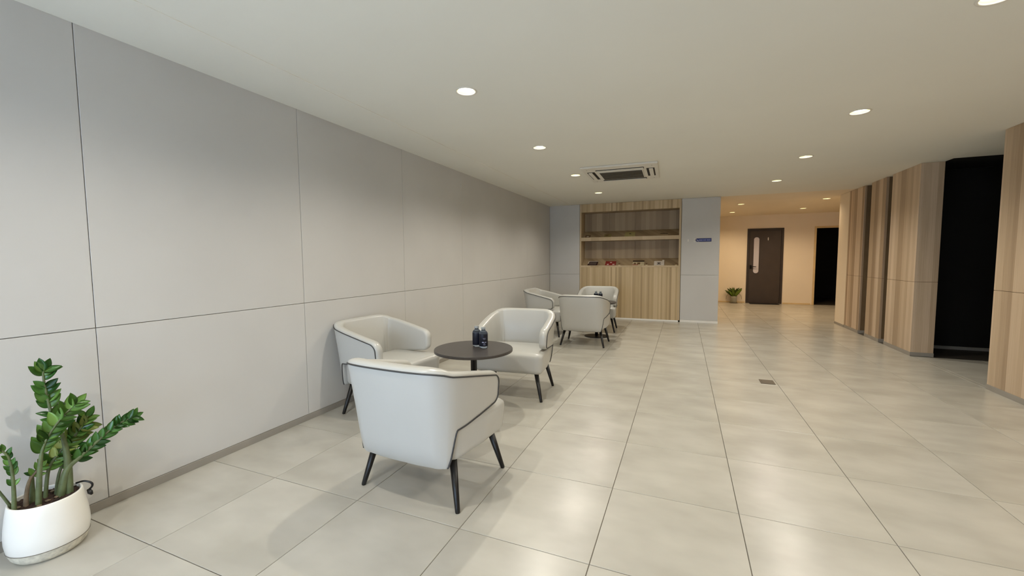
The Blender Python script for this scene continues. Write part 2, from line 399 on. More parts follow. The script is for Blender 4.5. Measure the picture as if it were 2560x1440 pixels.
# ------------------------------------------------------------ downlights
def lens_mat(name, col, s):
    m, N, L, P = new_mat(name); P.inputs['Base Color'].default_value = (*col, 1)
    P.inputs['Emission Color'].default_value = (*col, 1); P.inputs['Emission Strength'].default_value = s
    return m
M['lens'] = lens_mat('lamp_lens', (1, .98, .90), 9); M['lensw'] = lens_mat('warm_lamp_lens', (1, .88, .66), 9)
M['cup'] = mat('lamp_reflector', srgb(240, 226, 150), .25, noise=.02)
def downlight(lx, ly, z, warm, label, group):
    t = empty('downlight', (lx, ly, z)); tag(t, label, 'ceiling light', group)
    bm = bmesh.new(); n = 28
    prof = [(.0605, .034), (.0600, 0), (.062, -.004), (.072, -.0045), (.0745, -.0005)]
    lathe_bm(prof, n, bm, caps=(False, False)); bm_obj('trim_ring', bm, M['cup'] if False else M['white_ac'], t, True)
    bm = lathe_bm([(.0602, .002), (.052, .024), (.052, .0335)], n, caps=(False, False)); bm_obj('reflector', bm, M['cup'], t, True)
    bm = lathe_bm([(.053, .020), (.05, .0175), (.001, .0165)], n, caps=(False, True)); bm_obj('lens', bm, M['lensw'] if warm else M['lens'], t, True)
    l = bpy.data.lights.new('downlight_lamp', 'SPOT'); l.energy = WARM_W if warm else SPOT_W
    l.color = WARM_COL if warm else SPOT_COL
    l.spot_size = math.radians(150); l.spot_blend = .75; l.shadow_soft_size = .018
    o = bpy.data.objects.new('lamp_light', l); C.objects.link(o); o.location = (lx, ly, z - .006)
    return t
near = ['', '', 'round recessed downlight nearest the camera above the near seating group', 'round downlight in front of the cassette air conditioner, above the second seating row',
        'round downlight at the left edge of the cassette air conditioner', 'round downlight beyond the cassette, nearest the display cabinet',
        '', '', 'big round downlight cut by the top right picture edge', 'largest whole downlight of the right hand row',
        'second whole downlight of the right hand row from the viewer', 'farthest downlight of the right hand row, nearest the warm room']
for i, (a, b) in enumerate(hall_l):
    downlight(a, b, H, False, near[i] or ('round downlight of the %s hand row, %s' % ('left' if a < 0 else 'right', 'behind the viewer' if b < 0 else 'just above the viewer and out of view')), 'recessed downlights in the lounge ceiling')
fn = ['warm downlight left in the far room, the nearer one', 'warm downlight left in the far room, the one nearest the wall above the fern',
      'warm downlight right in the far room, the nearer one beside the oak pillars', 'warm downlight right in the far room, between the two doors']
for i, (a, b) in enumerate(far_l): downlight(a, b, H + .004, True, fn[i], 'warm downlights in the far room')

# ------------------------------------------------------------ cassette air conditioner
ac = empty('air_conditioner', (-.765, 5.63, H)); tag(ac, 'square white ceiling cassette air conditioner with dark intake grille', 'air conditioner')
ac.rotation_euler = (0, 0, math.radians(1.5))
hw, hd = .455, .50; gi = (-.26, .26, -.20, .28)
bm = bmesh.new()
def addbox(bm, a, b):
    vs = [bm.verts.new((x, y, z)) for z in (a[2], b[2]) for x, y in ((a[0], a[1]), (b[0], a[1]), (b[0], b[1]), (a[0], b[1]))]
    for f in ((3, 2, 1, 0), (4, 5, 6, 7), (0, 1, 5, 4), (1, 2, 6, 5), (2, 3, 7, 6), (3, 0, 4, 7)): bm.faces.new([vs[i] for i in f])
addbox(bm, (-hw, -hd, -.022), (hw, hd, -.001)); bmesh.ops.bevel(bm, geom=bm.edges[:], offset=.006, segments=2, affect='EDGES')
bm_obj('body_panel', bm, M['white_ac'], ac)
box('grille_frame', (-.275, -.215, -.030), (.275, .30, -.022), M['white_ac'], ac, bev=.004)
gr = box('intake_grille', (gi[0], gi[2], -.0315), (gi[1], gi[3], -.030), M['dark'], ac)
for k in range(6):
    y = gi[2] + .04 + k * (gi[3] - gi[2] - .08) / 5
    box('slat', (gi[0] + .004, y - .006, -.036), (gi[1] - .004, y + .006, -.0316), M['slat'], gr, bev=.001, seg=1)
for ang, off, ln in ((0, .39, .29), (PI, .30, .29), (PI / 2, .365, .25), (-PI / 2, .365, .25)):
    e_ = box('air_outlet', (-ln, -.050, -.0235), (ln, .045, -.0222), M['dark'], ac)
    e_.rotation_euler = (0, 0, ang); dx, dy = -math.sin(ang) * off, math.cos(ang) * off; e_.location = (dx, dy, 0)
    l_ = box('louver', (-ln + .006, -.020, -.0345), (ln - .006, .028, -.0262), M['white_ac'], ac, bev=.002)
    l_.rotation_euler = (0, 0, ang); l_.location = (dx, dy, 0)
for sx, sy in ((-1, -1), (1, -1), (-1, 1), (1, 1)):
    bm = lathe_bm([(.008, -.0245), (.008, -.022)], 10, c=(sx * .385, sy * .40, 0)); bm_obj('screw_cover', bm, M['slat'], ac)
    box('corner_cover', (sx * .40 - .05, sy * .42 - .05, -.0238), (sx * .40 + .05, sy * .42 + .05, -.0218), M['white_ac'], ac, bev=.001, seg=1).name = 'corner_cover'

# ------------------------------------------------------------ display cabinet
cab = empty('display_cabinet', (-1.03, YF, 0)); tag(cab, 'built in oak display cabinet with two open sloping shelves of leaflets', 'cabinet')
CW = .966
def cb(n, a, b, m, bev=.001): return box(n, a, b, m, cab, bev=bev, seg=1)
cb('side_panel', (-CW - .012, .0, .03), (-CW + .018, .36, H - .003), M['woodp'])
cb('side_panel', (CW - .024, .0, .03), (CW + .012, .36, H - .003), M['woodp'])
cb('header_panel', (-CW + .0185, .0, 2.187), (CW - .0245, .03, H - .003), M['wood'])
cb('niche_ceiling', (-CW + .0185, .031, 2.187), (CW - .0245, .35, 2.20), M['woodin'])
cb('front_panel', (-CW + .0185, .0, .03), (CW - .0245, .02, 1.055), M['wood'])
cb('ledge', (-CW + .0185, -.002, 1.056), (CW - .0245, .035, 1.092), M['woodp'])
cb('shelf_front', (-CW + .0185, .0, 1.597), (CW - .0245, .03, 1.670), M['woodp'])
cb('shelf_bottom', (-CW + .0185, .031, 1.597), (CW - .0245, .35, 1.612), M['woodin'])
cb('plinth', (-CW, -.004, 0), (CW - .01, .05, .0295), M['basew'])
for a, b in ((-CW + .019, -.425), (-.423, .105), (.107, CW - .025)):
    for z0, z1 in ((1.15, 1.596), (1.72, 2.186)):
        cb('back_panel', (a, .335, z0), (b, .35, z1), M['woodin'], .0015)
def slope(z0, z1):
    bm = bmesh.new(); x0, x1 = -CW + .0188, CW - .0248
    P_ = [(x, y, z) for x in (x0, x1) for y, z in ((.037, z0), (.334, z1), (.334, z1 - .015), (.037, z0 - .015))]
    vs = [bm.verts.new(p) for p in P_]
    for f in ((0, 1, 2, 3), (7, 6, 5, 4), (0, 4, 5, 1), (1, 5, 6, 2), (2, 6, 7, 3), (3, 7, 4, 0)): bm.faces.new([vs[i] for i in f])
    bmesh.ops.recalc_face_normals(bm, faces=bm.faces[:])
    bm_obj('sloping_shelf', bm, M['woodin'], cab)
SL = {}
for k, (z0, z1) in {'low': (1.06, 1.235), 'high': (1.652, 1.81)}.items():
    slope(z0, z1); SL[k] = (z0, (z1 - z0) / .297)

def leaflet(kind, x, wd, ht, which, lean, label, prints, thick=.004, z_up=0.0, m=None, group=None):
    """a cover lying on the sloping shelf; prints = (u0,u1,v0,v1,material)"""
    z0, s = SL[which]; th = math.atan(s) + lean + .012
    t = empty(kind, (x, YF + .037 + .012, z0 + .012 * s + .003 + z_up)); t.rotation_euler = (th, 0, random.uniform(-.03, .03))
    tag(t, label, 'brochure' if kind == 'brochure' else 'ornament', group)
    box('cover', (-wd / 2, 0, 0), (wd / 2, ht, thick), m, t, bev=.0008, seg=1)
    for (u0, u1, v0, v1, mm) in prints:
        box('cover_print', (-wd / 2 + u0 * wd, v0 * ht, thick), (-wd / 2 + u1 * wd, v1 * ht, thick + .0006), mm, t)
    return t
mk = lambda n, r, g, b: mat(n, srgb(r, g, b), .35, noise=.12, nscale=40)
B_ = {'wine': mk('dark_wine_print', 52, 28, 28), 'grey': mk('grey_print', 92, 80, 76), 'red': mk('red_cover', 140, 44, 40), 'pink': mk('pale_print', 222, 196, 184),
      'cream': mk('cream_cover', 206, 192, 158), 'blk': mk('black_band', 40, 24, 20), 'brn': mk('brown_print', 112, 84, 56), 'wht': mk('white_cover', 216, 206, 192),
      'olv': mk('olive_cover', 136, 124, 78), 'yel': mk('straw_cover', 172, 160, 106), 'tan': mk('tan_cover', 176, 152, 118)}
g_lo = 'brochures on the lower sloping shelf'; g_hi = 'leaflets on the upper sloping shelf'
leaflet('brochure', -1.765, .205, .20, 'low', 0, 'dark wine brochure with pale top edge, leftmost on the lower shelf', [(.14, .86, .3, .8, B_['grey']), (.0, 1, .92, 1, B_['wht']), (0, .08, .5, .92, B_['wht'])], m=B_['wine'], group=g_lo)
leaflet('brochure', -1.39, .215, .20, 'low', 0, 'red brochure with three pale spots on the lower shelf', [(.42, .6, .66, .82, B_['pink']), (.16, .34, .28, .46, B_['pink']), (.68, .88, .28, .46, B_['pink'])], m=B_['red'], group=g_lo)
leaflet('brochure', -.84, .225, .22, 'low', 0, 'cream brochure with black top band and brown figures on the lower shelf', [(0, 1, .78, 1, B_['blk']), (.1, .3, .36, .6, B_['brn']), (.4, .66, .34, .66, B_['brn']), (0, .5, .22, .32, B_['red'])], m=B_['cream'], group=g_lo)
f_ = leaflet('brochure', -.45, .18, .17, 'low', .12, 'white open leaflet with dark crossed print on the lower shelf', [(.3, .72, .62, .72, B_['blk']), (.42, .58, .50, .62, B_['blk']), (.3, .72, .36, .48, B_['blk'])], m=B_['wht'], group=g_lo)
box('back_page', (.06, .02, .005), (.10, .20, .007), B_['wht'], f_, bev=.0005, seg=1)
leaflet('brochure', -1.45, .14, .13, 'high', .1, 'dull olive leaflet, second from the left on the upper shelf', [(.2, .6, .4, .8, B_['brn'])], m=B_['olv'], group=g_hi)
g_ = leaflet('brochure', -1.01, .20, .19, 'high', .08, 'straw coloured leaflet with a dark spot, middle of the upper shelf', [(.42, .6, .58, .72, B_['blk'])], m=B_['yel'], group=g_hi)
leaflet('brochure', -.36, .14, .11, 'high', .05, 'tan leaflet with dark upper edge, rightmost on the upper shelf', [(0, 1, .8, 1, B_['blk'])], m=B_['tan'], group=g_hi)
leaflet('brochure', -1.86, .11, .12, 'high', .05, 'dark brown leaflet with a pale window, leftmost on the upper shelf', [(.3, .7, .3, .62, B_['wht'])], m=B_['brn'], group=g_hi)
def ornament(x, label, which='low'):
    t = empty('ornament', (x, YF + .018, 1.0921)); tag(t, label, 'ornament', 'small stands on the cabinet ledge')
    bm = lathe_bm([(.022, 0), (.024, .004), (.020, .012), (.008, .016)], 14); bm_obj('stand', bm, B_['cream'], t, True)
    bm = bmesh.new(); bmesh.ops.create_icosphere(bm, subdivisions=2, radius=.02)
    for v in bm.verts: v.co = Vector((v.co.x * (1 + .2 * math.sin(v.co.z * 200)), v.co.y, v.co.z * .8 + .030))
    bm_obj('figure', bm, B_['brn'], t, True)
ornament(-1.20, 'small dark ornament on a pale foot between the red and the cream brochure')
ornament(-.675, 'small dark ornament on a pale foot between the cream brochure and the white leaflet')
ornament(-.13, 'small dark ornament on a pale foot at the right end of the lower shelf')

# ------------------------------------------------------------ sign on the pillar wall
sg = empty('sign', (.342, YF - .0005, 1.567)); tag(sg, 'small blue pointed telephone sign on the grey pillar wall', 'sign')
def prism_y(name, pts, y0, y1, m, parent):
    bm = bmesh.new(); a = [bm.verts.new((x, y0, z)) for x, z in pts]; b = [bm.verts.new((x, y1, z)) for x, z in pts]
    n = len(pts); bm.faces.new(a); bm.faces.new(b[::-1])
    for i in range(n): bm.faces.new((a[i], b[i], b[(i + 1) % n], a[(i + 1) % n]))
    bmesh.ops.recalc_face_normals(bm, faces=bm.faces[:])
    return bm_obj(name, bm, m, parent)
prism_y('sign_edge', [(-.152, 0), (-.128, .034), (.142, .034), (.142, -.034), (-.128, -.034)], -.006, 0, M['dark'], sg)
prism_y('sign_face', [(-.146, 0), (-.125, .030), (.138, .030), (.138, -.030), (-.125, -.030)], -.0075, -.006, M['blue'], sg)
bm = tube_bm(catmull([(-.128, -.009, .012), (-.118, -.009, -.008), (-.10, -.009, -.016), (-.085, -.009, -.014)], 5), [.003] * 3 + [.0045] * 10 + [.003] * 3, 6)
bm_obj('receiver_symbol', bm, M['whitep'], sg)
bm = bmesh.new(); x = -.086
for grp in (4, 3, 4):
    for k in range(grp):
        h_ = .011
        addbox(bm, (x, -.0085, -.002 - h_), (x + .0035, -.0074, -.002 + h_)); addbox(bm, (x + .009, -.0085, -.002 - h_), (x + .0125, -.0074, -.002 + h_))
        addbox(bm, (x, -.0085, -.002 + h_ - .004), (x + .0125, -.0074, -.002 + h_)); addbox(bm, (x, -.0085, -.002 - h_), (x + .0125, -.0074, .002 - h_))
        x += .0175
    x += .010
bm_obj('number_print', bm, M['bluel'], sg)
sw = empty('sign', (.12, YF - .0005, 1.565)); tag(sw, 'faint pale acrylic strip directly left of the blue sign', 'sign')
prism_y('acrylic_plate', [(-.062, .036), (.076, .036), (.058, 0), (.076, -.036), (-.062, -.036)], -.004, 0, M['panel'], sw)
prism_y('pale_mark', [(-.055, .022), (-.035, .022), (-.035, -.022), (-.055, -.022)], -.0048, -.004, M['clear'], sw)
prism_y('arrow_mark', [(.055, .034), (.074, .034), (.058, 0), (.074, -.034), (.055, -.034)], -.0048, -.004, M['whitep'], sw)

# ------------------------------------------------------------ restroom door
d1 = empty('door_1', (2.005, YFAR, 0)); struct(d1, 'dark brown door with tall rounded frosted pane and small figure sign', 'door')
box('door_frame', (-.42, -.02, 0), (-.365, .12, 2.005), M['frame'], d1, bev=.002, seg=1)
box('door_frame', (.365, -.02, 0), (.42, .12, 2.005), M['frame'], d1, bev=.002, seg=1)
box('door_frame', (-.3645, -.02, 1.95), (.3645, .12, 2.005), M['frame'], d1, bev=.002, seg=1)
lf = box('door_leaf', (-.363, .0, .006), (.363, .04, 1.948), M['door'], d1, bev=.002, seg=1)
def stadium(r, z0, z1, cx, n=12):
    return [(cx + r * math.cos(PI - PI * i / n), z1 - r + r * math.sin(PI * i / n)) for i in range(n + 1)] + [(cx + r * math.cos(-PI * i / n), z0 + r - r * math.sin(PI * i / n)) for i in range(n + 1)]
prism_y('pane_rim', stadium(.071, .80, 1.785, -.20), -.006, .0, M['frame'], lf)
prism_y('frosted_pane', stadium(.062, .81, 1.775, -.20), -.008, -.006, M['frost'], lf)
prism_y('lock_plate', [(-.345, .93), (-.30, .93), (-.30, 1.03), (-.345, 1.03)], -.010, 0, M['chrome'], lf)
bm = tube_bm([(-.325, -.01, .99), (-.325, -.045, .99), (-.30, -.052, .99), (-.20, -.052, .982)], [.012, .011, .011, .008], 8); bm_obj('door_handle', bm, M['chrome'], lf, True)
prism_y('figure_symbol', [(.055, 1.745), (.078, 1.745), (.076, 1.71), (.070, 1.68), (.063, 1.68), (.057, 1.71)], -.0025, 0, M['whitep'], lf)
prism_y('figure_head', [(.0665 + .009 * math.cos(2 * PI * i / 10), 1.760 + .009 * math.sin(2 * PI * i / 10)) for i in range(10)], -.0025, 0, M['whitep'], lf)
dm = box('door_mat', (1.66, YFAR - .30, .0005), (2.33, YFAR - .03, .012), M['mat'], bev=.003, seg=1); tag(dm, 'black mat on the floor before the dark brown door', 'mat')
sg.scale = (.93, 1, .93)
sp_ = empty('floor_socket', (.790, 4.685, 0)); tag(sp_, 'small brown metal floor socket plate set in the tiles', 'floor socket')
box('cover_plate', (-.062, -.075, 0.0004), (.062, .075, .004), M['plug'], sp_, bev=.0015, seg=1)
box('lid', (-.045, -.055, .004), (.045, .055, .0055), M['plug'], sp_, bev=.001, seg=1)

# ------------------------------------------------------------ lounge chair
def shell_parts():
    half = catmull([(0, -.402, 0), (.14, -.398, 0), (.245, -.377, 0), (.312, -.315, 0), (.340, -.22, 0), (.348, -.10, 0), (.350, .02, 0), (.349, .145, 0)], 40)
    pts = [Vector((-p.x, p.y, 0)) for p in half[::-1]] + half[1:]
    S_ = [0.0]
    for i in range(1, len(pts)): S_.append(S_[-1] + (pts[i] - pts[i - 1]).length)
    Lh = S_[-1] / 2
    def at(s):
        s = max(0, min(S_[-1], s + Lh))
        lo, hi = 0, len(S_) - 1
        while hi - lo > 1:
            m_ = (lo + hi) // 2
            if S_[m_] <= s: lo = m_
            else: hi = m_
        t = (s - S_[lo]) / max(1e-9, S_[hi] - S_[lo]); p = pts[lo].lerp(pts[hi], t)
        d = pts[min(hi + 3, len(pts) - 1)] - pts[max(lo - 3, 0)]; d.normalize()
        return p, Vector((d.y, -d.x, 0))       # point, outward normal
    sea = .388; tw = .020; rc = .045
    smp = [i * .02 for i in range(int((sea - .045) / .02) + 1)]
    a0 = smp[-1]
    smp += [a0 + (sea + .04 - a0) * (i + 1) / 16 for i in range(16)]
    b0 = smp[-1]; nb = int((Lh - rc - b0) / .02)
    smp += [b0 + (Lh - rc - b0) * (i + 1) / nb for i in range(nb)]
    smp += [Lh - rc + rc * math.sin(PI / 2 * (i + 1) / 9) for i in range(9)]
    S2 = [-s for s in smp[::-1]] + smp[1:]
    sm = lambda a, b, x: (lambda t: t * t * (3 - 2 * t))(max(0, min(1, (x - a) / (b - a))))
    def prof(s):
        s_ = abs(s); p, n = at(s); y = p.y
        top = .725 - .125 * max(0, (y + .30) / .44) ** 1.05 if y > -.30 else .725
        top = .716 - .022 * sm(-.40, -.28, y) - .104 * (max(0, (y + .33)) / .47) ** 1.1
        arm = .406 + .040 * (max(0, y + .30) / .44)
        t = sm(sea - tw, sea + tw * 1.6, s_)
        bot = .228 + (arm - .228) * t
        d = Lh - s_
        if d < rc:
            q = rc - math.sqrt(max(0, rc * rc - (rc - d) ** 2)); top -= q * 1.0; bot += q * .8
        return p, n, bot, top
    Mv = 12; O = []; Nn = []
    for s in S2:
        p, n, bot, top = prof(s); col = []
        back = max(0, -n.y)
        for j in range(Mv + 1):
            z = bot + (top - bot) * j / Mv
            lean = (.080 + .080 * back) * (.725 - z) + .018 * back * max(0, 1 - (z - .228) / .09) ** 2
            col.append(Vector((p.x, p.y, 0)) - n * lean + Vector((0, 0, z)))
        O.append(col); Nn.append(n)
    na = len(O)
    bm = bmesh.new()
    ov = [[bm.verts.new(v) for v in col] for col in O]
    def T_(i, j):
        z = O[i][j].z; back = max(0, -Nn[i].y)
        return .060 + .022 * back + .012 * math.sin(PI * min(1, max(0, (z - .42) / .3)))
    inn = [[O[i][j] - Nn[i] * T_(i, j) for j in range(Mv + 1)] for i in range(na)]
    iv = [[bm.verts.new(v) for v in col] for col in inn]
    for i in range(na - 1):
        for j in range(Mv):
            bm.faces.new((ov[i][j], ov[i + 1][j], ov[i + 1][j + 1], ov[i][j + 1]))
            bm.faces.new((iv[i][j], iv[i][j + 1], iv[i + 1][j + 1], iv[i + 1][j]))
    loop = [(i, Mv) for i in range(na)] + [(na - 1, j) for j in range(Mv - 1, -1, -1)] + [(i, 0) for i in range(na - 2, -1, -1)] + [(0, j) for j in range(1, Mv)]
    K = 8; n_ = len(loop); rim = []
    for k, (i, j) in enumerate(loop):
        o_ = O[i][j]; nx = O[loop[(k + 1) % n_][0]][loop[(k + 1) % n_][1]]; pv = O[loop[k - 1][0]][loop[k - 1][1]]
        tg = (nx - pv).normalized(); e = tg.cross(-Nn[i]).normalized()
        if k < na and e.z < 0: e = -e
        if na + Mv <= k < 2 * na + Mv - 1 and e.z > 0 and abs(e.z) > .1: e = -e
        up = max(0, e.z); B = .022 * up + .022 * (1 - abs(e.z)) + .010 * max(0, -e.z)
        lowback = j == 0 and o_.z < .40
        if lowback: B = .006
        row = [ov[i][j]]
        for q in range(1, K):
            th = PI * q / K
            row.append(bm.verts.new(o_ - Nn[i] * T_(i, j) * (1 - math.cos(th)) / 2 + e * B * math.sin(th) ** .8))
        row.append(iv[i][j]); rim.append(row)
    for k in range(n_):
        for q in range(K):
            a, b = rim[k], rim[(k + 1) % n_]
            try: bm.faces.new((a[q], a[q + 1], b[q + 1], b[q]))
            except ValueError: pass
    bmesh.ops.remove_doubles(bm, verts=bm.verts[:], dist=1e-5)
    bmesh.ops.recalc_face_normals(bm, faces=bm.faces[:])
    pip = []
    seq = loop
    idx = [k for k, (i, j) in enumerate(seq) if not (j == 0 and abs(S2[i]) < sea - tw * 1.05)]
    start = next(k for k in range(n_) if k in set(idx) and (k - 1) % n_ not in set(idx))
    st_ = set(idx); k = start
    while k % n_ in st_:
        i, j = seq[k % n_]; v = O[i][j] + Nn[i] * .0015
        if not pip or (v - pip[-1]).length > .004: pip.append(v)
        k += 1
        if k > start + n_: break
    return bm, tube_bm(pip, .0042, 6)

def seat_bm():
    bm = bmesh.new(); nx, ny, nz = 22, 20, 8
    bmesh.ops.create_cube(bm, size=2)
    bmesh.ops.subdivide_edges(bm, edges=bm.edges[:], cuts=17, use_grid_fill=True)
    for v in bm.verts:
        x, y, z = v.co
        ax, ay, az = .325, .250, .092; r = .038
        p = Vector((x * ax, y * ay, z * az)); c = Vector((max(-ax + r, min(ax - r, p.x)), max(-ay + r, min(ay - r, p.y)), max(-az + r, min(az - r, p.z))))
        d = p - c
        if d.length > 1e-9:
            m_ = max(abs(d.x), abs(d.y), abs(d.z)); p = c + d.normalized() * min(r, m_ if d.length < 1e-9 else r * m_ / r)
        p.z += .327
        f = (p.z - .235) / .184
        p.x *= .955 + .045 * f
        back = max(0, -p.y) / .25
        p.x *= 1 - .085 * back
        if f > .5: p.z += .014 * (1 - (x * x)) * (1 - y * y) * f
        p.y += .020 if p.y < 0 else .022 - .012 * (1 - f)
        v.co = p
    return bm
def make_chair(label, group):
    t = empty('lounge_chair'); tag(t, label, 'armchair', group)
    sb, pb = shell_parts()
    sh = bm_obj('backrest_shell', sb, M['leather'], t, True)
    bm_obj('piping', pb, M['piping'], sh, True)
    bm_obj('seat', seat_bm(), M['leather'], t, True)
    for sx in (-1, 1):
        for sy in (-1, 1):
            bm = tube_bm([(sx * .247, sy * .19, .25), (sx * .305, sy * .243, .006), (sx * .306, sy * .244, 0)], [.0205, .0125, .011], 14)
            bm_obj('leg', bm, M['leg'], t, True)
    return t
g1 = 'pale lounge chairs around the near round table'; g2 = 'pale lounge chairs around the far round table'
c1 = make_chair('pale grey leather tub chair nearest the viewer, its back turned to us', g1)
c1.location = (-1.285, 1.945, 0); c1.rotation_euler = (0, 0, math.radians(-3.0))
R_ = math.radians
dup(c1, (-2.240, 2.775, 0), R_(-94), 'pale grey leather tub chair against the left wall at the near table', g1)
dup(c1, (-1.435, 3.536, 0), R_(180 + 5), 'pale grey leather tub chair beyond the near table, facing the viewer', g1)
dup(c1, (-1.305, 5.935, 0), R_(1), 'pale grey leather tub chair at the far table with its back to us', g2)
dup(c1, (-2.03, 6.55, 0), R_(-90), 'pale grey leather tub chair at the far table with its back towards the left wall', g2)
dup(c1, (-1.36, 7.17, 0), R_(180 + 4), 'pale grey leather tub chair at the far table in front of the cabinet', g2)

def make_table(label, g):
    t = empty('round_table'); tag(t, label, 'table', g)
    bm_obj('table_top', lathe_bm([(.290, .531), (.300, .535), (.300, .551), (.298, .555)], 72), M['top'], t)
    bm_obj('pedestal', lathe_bm([(.024, .012), (.024, .50), (.06, .524), (.11, .531)], 28), M['leg'], t, True)
    bm_obj('base_plate', lathe_bm([(.19, 0), (.19, .006), (.18, .010), (.04, .013)], 48), M['leg'], t)
    return t
t1 = make_table('round charcoal topped pedestal table of the near seating group', 'round pedestal tables'); t1.location = (-1.475, 2.785, 0)
dup(t1, (-1.258, 6.55, 0), 0, 'round charcoal topped pedestal table of the far seating group', 'round pedestal tables')

def make_bottle(label, g):
    t = empty('water_bottle'); tag(t, label, 'bottle', g)
    body = [(.020, .0), (.030, .003), (.0335, .012), (.0335, .116), (.033, .122), (.029, .130), (.021, .139), (.0155, .144), (.0145, .150)]
    bm_obj('bottle_body', lathe_bm(body, 28), M['pet'], t, True)
    lb = bm_obj('label', lathe_bm([(.0338, .018), (.0342, .020), (.0342, .113), (.0338, .115)], 28, caps=(False, False)), M['navy'], t, True)
    bm = bmesh.new()
    for (a0, a1, z0, z1) in ((-.5, -.05, .048, .055), (.1, .5, .049, .054), (-.3, .35, .082, .084), (-.2, .3, .074, .0755), (-.2, .3, .030, .0315), (-.25, .3, .036, .0375), (-.15, .25, .042, .0432)):
        n = 6
        for k in range(n):
            b0 = -.95 + a0 + (a1 - a0) * k / n; b1 = -.95 + a0 + (a1 - a0) * (k + 1) / n
            v = [bm.verts.new((.0345 * math.cos(b), .0345 * math.sin(b), z)) for b, z in ((b0, z0), (b1, z0), (b1, z1), (b0, z1))]
            bm.faces.new(v)
    bm_obj('label_print', bm, M['bluel'], lb)
    bm_obj('cap', lathe_bm([(.0165, .1505), (.017, .152), (.017, .166), (.0155, .168)], 20), M['cap'], t)
    return t
b1 = make_bottle('small water bottle with navy label on the near table, the front right one', 'water bottles on the near table')
b1.scale = (1, 1, .96)
b1.location = (-1.405, 2.815, .5552)
dup(b1, (-1.478, 2.845, .5552), 2.2, 'small water bottle with navy label on the near table, the rear left one', 'water bottles on the near table')
dup(b1, (-1.210, 6.60, .5552), .2, 'small dark labelled water bottle on the far table, the right one', 'water bottles on the far table')
dup(b1, (-1.282, 6.61, .5552), 2.0, 'small dark labelled water bottle on the far table, the left one', 'water bottles on the far table')

# ------------------------------------------------------------ potted plant (near)
pl = empty('potted_plant', (-2.50, .811, 0)); tag(pl, 'glossy green leafy plant in a round white ceramic pot by the left wall', 'potted plant')
outer = [(.085, 0), (.100, .004), (.113, .020), (.1225, .048), (.127, .085), (.1268, .11), (.1235, .15), (.117, .20), (.1105, .236), (.108, .2405), (.104, .2395), (.102, .235), (.106, .19), (.108, .16)]
pt = bm_obj('pot', lathe_bm(outer, 56, caps=(True, False)), M['pot'], pl, True)
bm_obj('saucer_band', lathe_bm([(.0853, -.0002), (.1005, .0035), (.1136, .0198), (.1228, .0465), (.1234, .048)], 56, caps=(False, False)), M['potdirt'], pt, True)
bm_obj('joint_line', lathe_bm([(.1232, .0482), (.1245, .0495), (.1235, .0515)], 56, caps=(False, False)), M['grime'], pt, True)
bm = bmesh.new(); bmesh.ops.create_grid(bm, x_segments=26, y_segments=26, size=.100)
bmesh.ops.delete(bm, geom=[v for v in bm.verts if v.co.length > .1045], context='VERTS')
for v in bm.verts: v.co.z = .224 + random.uniform(-.005, .006)
bm_obj('soil', bm, M['soil'], pl, True)
for k in range(16):
    a = random.uniform(0, 2 * PI); r = random.uniform(.02, .095)
    bm = bmesh.new(); bmesh.ops.create_icosphere(bm, subdivisions=1, radius=.009)
    for v in bm.verts: v.co = Vector((v.co.x * random.uniform(.8, 1.6), v.co.y * random.uniform(.7, 1.3), v.co.z * .5))
    o = bm_obj('bark_chip', bm, M['stemb'] if k % 2 else M['soil'], pl); o.location = (r * math.cos(a), r * math.sin(a), .228)

def leaf_mesh(name, m, L_=1.0, W=.52, curl=.10, n=10):
    bm = bmesh.new(); rows = []
    for i in range(n + 1):
        t = i / n; w_ = W * .5 * (math.sin(PI * t ** .8) ** .75) * (1.0 if t < .7 else 1 - .15 * (t - .7)); w_ = max(w_, .012)
        z = -curl * t * t
        rows.append([bm.verts.new((s * w_, t * L_, z + abs(s) * w_ * .28)) for s in (-1, -.5, 0, .5, 1)])
    for i in range(n):
        for j in range(4): bm.faces.new((rows[i][j], rows[i][j + 1], rows[i + 1][j + 1], rows[i + 1][j]))
    bmesh.ops.solidify(bm, geom=bm.faces[:], thickness=.018)
    me = bpy.data.meshes.new(name); bm.to_mesh(me); bm.free(); me.shade_smooth(); me.materials.append(m)
    return me
LM = {'d': leaf_mesh('leaf', M['leafd']), 'm': leaf_mesh('leaf', M['leafm']), 'y': leaf_mesh('leaf', M['leafy'])}
view = Vector((.95, -.31, .2)).normalized()    # towards the open side of the room, away from the wall
def put_leaf(parent, me, p, d, nrm, ln, wd=1.0):
    d = d.normalized(); x = d.cross(nrm)
    if x.length < 1e-4: x = d.cross(Vector((0, 1, 0)))
    x.normalize(); z = x.cross(d)
    o = bpy.data.objects.new('leaf', me); C.objects.link(o); o.parent = parent
    Mx = Matrix(((x.x * ln * wd, d.x * ln, z.x * ln, p.x), (x.y * ln * wd, d.y * ln, z.y * ln, p.y), (x.z * ln * wd, d.z * ln, z.z * ln, p.z), (0, 0, 0, 1)))
    o.matrix_local = Mx; return o
base = Vector((-2.50, .811, 0))
